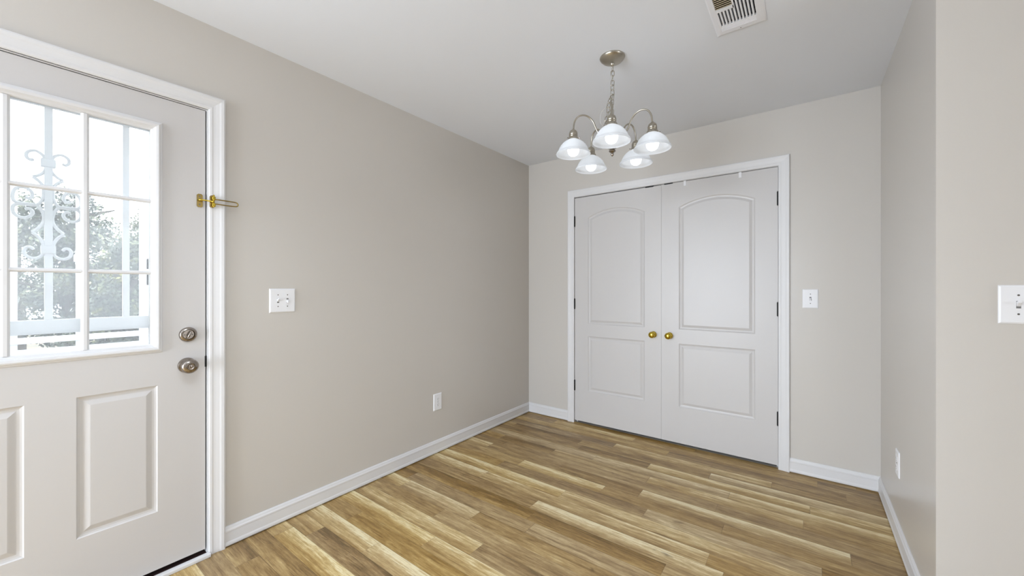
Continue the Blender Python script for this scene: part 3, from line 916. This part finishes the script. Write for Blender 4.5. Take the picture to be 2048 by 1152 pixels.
# body
bm = B()
lathe(bm, [(0, -0.352), (0.004, -0.352), (0.0045, -0.358), (0.008, -0.362), (0.008, -0.368), (0.014, -0.374), (0.021, -0.384), (0.024, -0.396), (0.024, -0.421), (0.020, -0.431),
           (0.012, -0.440), (0.010, -0.450), (0.018, -0.458), (0.026, -0.468), (0.026, -0.474), (0.018, -0.482), (0.010, -0.486), (0, -0.487)], 40)
tube(bm, link_path((0, 0, -0.347), 0.022, 0.020, R(30)), 0.002, 8, closed=True)
link('body', bm, 'brushed', ch, smooth=True, angle=50)
bm = B()
lathe(bm, [(0, -0.486), (0.013, -0.487), (0.0175, -0.491), (0.0175, -0.495), (0.011, -0.500), (0.0065, -0.504), (0.0075, -0.509), (0.0075, -0.514), (0.004, -0.519), (0, -0.521)], 32)
link('finial', bm, 'nickel', ch, smooth=True, angle=50)

RA = 0.207
toC = math.atan2(-CXY[1], -CXY[0])
def arm_parts(k):
    ang = toC + k * 2 * PI / 5 + R({0: -1, 1: -4, 2: -2, 3: -1, 4: -1}[k])
    dz = {0: -0.021, 1: -0.026, 2: -0.021, 3: -0.033, 4: -0.016}[k]
    d = Vector((math.cos(ang), math.sin(ang), 0))
    def q(r, z): return d * r + Vector((0, 0, z))
    bm = B()
    top = -0.372 + dz
    pts = [q(0.018, -0.414), q(0.040, -0.424), q(0.062, -0.414), q(0.082, -0.371 + dz), q(0.104, -0.322 + dz), q(0.132, -0.297 + dz), q(0.160, -0.292 + dz), q(0.185, -0.303 + dz), q(0.201, -0.330 + dz), q(RA, top)]
    tube(bm, catmull(pts, 8), 0.0043, 12)
    arm = link('arm', bm, 'brushed', ch, smooth=True)
    bm = B(); c = q(RA, 0)
    z0 = top + 0.006
    # bell-shaped socket cup with a ribbed collar
    lathe(bm, [(0, z0), (0.006, z0), (0.0075, z0 - 0.003), (0.0135, z0 - 0.007), (0.0195, z0 - 0.014), (0.0220, z0 - 0.024), (0.0222, z0 - 0.030), (0.0205, z0 - 0.032),
               (0.0225, z0 - 0.034), (0.0225, z0 - 0.038), (0.0208, z0 - 0.040), (0.0240, z0 - 0.043), (0.0275, z0 - 0.048), (0.0280, z0 - 0.056), (0.0265, z0 - 0.056), (0.0255, z0 - 0.048), (0.0, z0 - 0.045)], 32, 'Z', c)
    so_ = link('socket_cup', bm, 'brushed', arm, smooth=True, angle=45)
    for j in range(3):
        bm = B()
        a = ang + 0.5 + j * 2 * PI / 3
        e = Vector((math.cos(a), math.sin(a), 0))
        p0 = Vector(c) + e * 0.024 + Vector((0, 0, z0 - 0.052))
        tube(bm, [p0, p0 + e * 0.010], 0.0014, 8); tube(bm, [p0 + e * 0.010, p0 + e * 0.0135], 0.0032, 10)
        link('thumb_screw', bm, 'nickel', arm, smooth=True, angle=40)
    # shade: double-walled, ribbed upper bowl and flared lip
    zt = z0 - 0.047
    outp = [(0.0235, 0.0), (0.0255, -0.004), (0.0250, -0.008), (0.0300, -0.012), (0.0420, -0.018), (0.0545, -0.028), (0.0655, -0.041), (0.0735, -0.055), (0.0780, -0.067), (0.0800, -0.071),
            (0.0855, -0.075), (0.0885, -0.081), (0.0890, -0.086)]
    inp = [(0.0870, -0.0865), (0.0855, -0.082), (0.0830, -0.078), (0.0775, -0.073), (0.0755, -0.067), (0.0710, -0.055), (0.0630, -0.041), (0.0520, -0.028), (0.0400, -0.019), (0.0285, -0.014), (0.0225, -0.009), (0.0215, 0.0)]
    prof = [(r_, zt + h_) for r_, h_ in outp + inp]
    bm = B()
    rip = lambda kk, i: (0.010 * (1 if i % 2 else -1) if 4 <= kk <= 9 else 0.0)
    lathe(bm, prof + [prof[0]], 96, 'Z', c, ripple=rip)
    link('glass_shade', bm, 'shade', arm, smooth=True, angle=80)
    bm = B()
    zbv = zt - 0.012
    lathe(bm, [(0, zbv), (0.012, zbv), (0.013, zbv - 0.010), (0.020, zbv - 0.022), (0.0275, zbv - 0.036), (0.0300, zbv - 0.050), (0.0285, zbv - 0.062), (0.0235, zbv - 0.072), (0.015, zbv - 0.079), (0.0, zbv - 0.082)], 32, 'Z', c)
    link('light_bulb', bm, 'bulb', arm, smooth=True)
    return arm
for k in range(5): arm_parts(k)

# ------------------------------------------------------------------ outside the entry door
XS = -0.122          # storm door plane: local +y = outward
sd = empty('storm_door', (XL, 0.1275, -0.005), RL)
tag(sd, 'white wrought iron storm door with scrollwork outside the entry door window', 'storm door')
c0 = 0.1275
bm = B()
def bx(a, b, z0, z1, y0=0.112, y1=0.132, bv=0.002): box(bm, a - c0, b - c0, y0, y1, z0 + 0.005, z1 + 0.005, bev=bv)
bx(EY0 + 0.018, EY0 + 0.07, 0.02, 2.03); bx(EY1 - 0.065, EY1 - 0.008, 0.02, 2.03); bx(EY0 + 0.07, EY1 - 0.065, 1.975, 2.03)
bx(EY0 + 0.07, EY1 - 0.065, 0.02, 0.12)
link('frame', bm, 'iron', sd)
bm = B(); bx(EY0 + 0.07, EY1 - 0.065, 1.052, 1.106); link('mid_rail', bm, 'iron', sd)
bm = B(); bx(EY0 + 0.07, EY1 - 0.065, 0.12, 0.80, 0.118, 0.126); link('kick_panel', bm, 'iron', sd)
for yb_ in (-0.085, 0.128, 0.341):
    bm = B(); bx(yb_ - 0.0105, yb_ + 0.0105, 1.106, 1.975, 0.113, 0.131)
    link('bar', bm, 'iron', sd)
# scrollwork either side of the middle bar
def zc_(zx, zy): return ((zx - 385) * 0.00032, 0.122, H + (576 - (180 + zy / 3.84)) * 0.001925 + 0.005)
curves = [
 [(360, 560), (345, 515), (285, 488), (228, 508), (222, 545), (250, 562), (275, 555)],
 [(375, 590), (352, 640), (310, 670), (268, 686)],
 [(268, 688), (312, 712), (345, 750), (350, 800), (340, 850), (305, 893)],
 [(322, 895), (230, 893), (150, 890), (122, 862), (128, 810), (165, 778), (215, 776), (258, 800), (262, 835), (235, 852), (212, 842)],
 [(322, 899), (230, 901), (150, 904), (122, 930), (130, 972), (170, 996), (215, 998), (258, 975), (264, 945), (238, 928), (212, 936)],
 [(305, 900), (345, 950), (352, 1010), (320, 1060), (262, 1102)],
 [(262, 1104), (310, 1136), (342, 1180), (360, 1225)],
 [(360, 1225), (345, 1262), (310, 1290), (265, 1297), (218, 1280), (202, 1245), (220, 1218), (250, 1215), (275, 1232)],
]
bm = B()
for s in (1, -1):
    for cv in curves:
        pts = [zc_(*p) for p in cv]
        pts = [(p[0] * s, p[1], p[2]) for p in pts]
        tube(bm, catmull(pts, 7), 0.0052, 8, up=(0, 1, 0))
for zy in (568, 1228):
    z = zc_(385, zy)[2]
    box(bm, -0.019, 0.019, 0.109, 0.135, z - 0.016, z + 0.016, bev=0.004)
sc_ = link('scrollwork', bm, 'iron', sd, smooth=True, angle=60)
bm = B()
for z0, z1 in ((1.245, 1.30), (1.315, 1.36)): box(bm, 0.4045 - c0, 0.4085 - c0, 0.095, 0.112, z0, z1)
link('hinge', bm, 'gasket', sd)
bm = box(B(), EY0 + 0.05 - c0, EY1 - 0.05 - c0, 0.1335, 0.1365, 0.79, 2.0)
link('storm_pane', bm, 'veil_glass', sd)

# porch: deck, railing with slim posts standing in for ghost reflections in the glass
bm = box(B(), -4.75, XL - T, -3.0, 3.5, -0.22, -0.08)
struct('porch_deck', bm, 'deck', 'pale porch deck outside the entry door', 'porch')
rail = empty('porch_railing', (-4.5, 0.4, -0.08))
tag(rail, 'white porch railing seen through the lower panes of the entry door', 'railing')
bm = box(B(), -0.035, 0.035, -2.6, 2.6, 0.905, 0.945, bev=0.004); link('top_rail', bm, 'porch', rail)
bm = B(); box(bm, -0.012, 0.012, -2.6, 2.6, 0.10, 0.860)
link('skirt_panel', bm, 'porch', rail)
for yy, w in ((0.087, 0.036), (0.408, 0.046), (0.775, 0.058), (-1.0, 0.05), (1.6, 0.05)):
    bm = box(B(), -w / 2, w / 2, yy - 0.4 - w / 2, yy - 0.4 + w / 2, 0.0, 2.9, bev=0.003)
    link('ghost_post', bm, 'porch', rail)

bm = B()
n = 24
gx = [(-60 + 57.6 * i / n) for i in range(n + 1)]
gy = [(-30 + 60 * j / n) for j in range(n + 1)]
vv = [[bm.verts.new((x, y, -0.6 - 0.035 * max(0, -x - 5) + 0.15 * noise.noise(Vector((x * .2, y * .2, 0))))) for y in gy] for x in gx]
for i in range(n):
    for j in range(n): bm.faces.new((vv[i][j], vv[i + 1][j], vv[i + 1][j + 1], vv[i][j + 1]))
gr = link('ground', bm, 'ground', None, smooth=True)
tag(gr, 'leaf-strewn lawn sloping away beyond the porch', 'ground', kind='structure')

def tree(loc, hgt, rad, mat, seed, label, leaves=14000, leaf=0.09, low=0.1):
    rnd = np.random.default_rng(seed)
    e = empty('tree', loc); tag(e, label, 'tree', group='trees beyond the porch')
    bm = B()
    tube(bm, catmull([(0, 0, -0.3), (0.1, 0.05, hgt * .25), (-0.05, 0, hgt * .5), (0.0, 0.1, hgt * .85)], 5), lambda t: 0.20 * (1 - 0.85 * t), 9)
    for i in range(7):
        a = i * 2.4; z = hgt * (0.2 + 0.09 * i)
        tube(bm, catmull([(0, 0, z), (math.cos(a) * rad * .4, math.sin(a) * rad * .4, z + hgt * .08), (math.cos(a) * rad * .8, math.sin(a) * rad * .8, z + hgt * .12)], 4), lambda t: 0.07 * (1 - .8 * t), 6)
    link('trunk', bm, 'bark', e, smooth=True)
    # clumps of leaves on a crown surface
    nc = 60
    u = rnd.normal(size=(nc, 3)); u /= np.linalg.norm(u, axis=1)[:, None]
    cc = u * rnd.uniform(0.45, 0.95, (nc, 1)) * np.array([rad, rad, hgt * (1 - low) / 2]) + np.array([0, 0, hgt * (low + (1 - low) / 2)])
    idx = rnd.integers(0, nc, leaves)
    w = rnd.normal(size=(leaves, 3)); w /= np.linalg.norm(w, axis=1)[:, None]
    P = cc[idx] + w * (rnd.uniform(0.5, 1.05, (leaves, 1)) * rad * 0.33)
    nrm = w + rnd.normal(size=(leaves, 3)) * 0.6; nrm /= np.linalg.norm(nrm, axis=1)[:, None]
    t1 = np.cross(nrm, rnd.normal(size=(leaves, 3))); t1 /= np.linalg.norm(t1, axis=1)[:, None]
    t2 = np.cross(nrm, t1); s = rnd.uniform(0.6, 1.2, (leaves, 1)) * leaf
    V = np.stack([P - t1 * s * .5, P + t2 * s * .28, P + t1 * s * .5, P - t2 * s * .28], 1).reshape(-1, 3)
    me = bpy.data.meshes.new('foliage')
    me.from_pydata(V.tolist(), [], [(4 * i, 4 * i + 1, 4 * i + 2, 4 * i + 3) for i in range(leaves)])
    me.materials.append(M[mat])
    o = bpy.data.objects.new('foliage', me); COL.objects.link(o); o.parent = e
    return e
tree((-9.0, -0.80, -0.74), 4.0, 0.85, 'leaf_a', 1, 'dark green tree at the left edge of the door window')
tree((-12.5, 0.95, -0.86), 4.5, 0.95, 'leaf_b', 2, 'grey-green tree behind the scrollwork of the storm door')
tree((-16.5, 2.9, -1.0), 4.9, 1.25, 'leaf_c', 4, 'light yellow-green tree seen through the right column of panes')
tree((-9.2, 1.40, -0.75), 2.9, 0.62, 'leaf_a', 3, 'low dark bush just beyond the porch behind the middle panes', leaf=.07)
tree((-21.5, 0.5, -1.16), 6.0, 1.6, 'leaf_b', 7, 'far hazy tree showing between the left trees')
tree((-21.5, 5.3, -1.16), 5.2, 1.6, 'leaf_b', 5, 'far hazy tree at the right side of the door window')
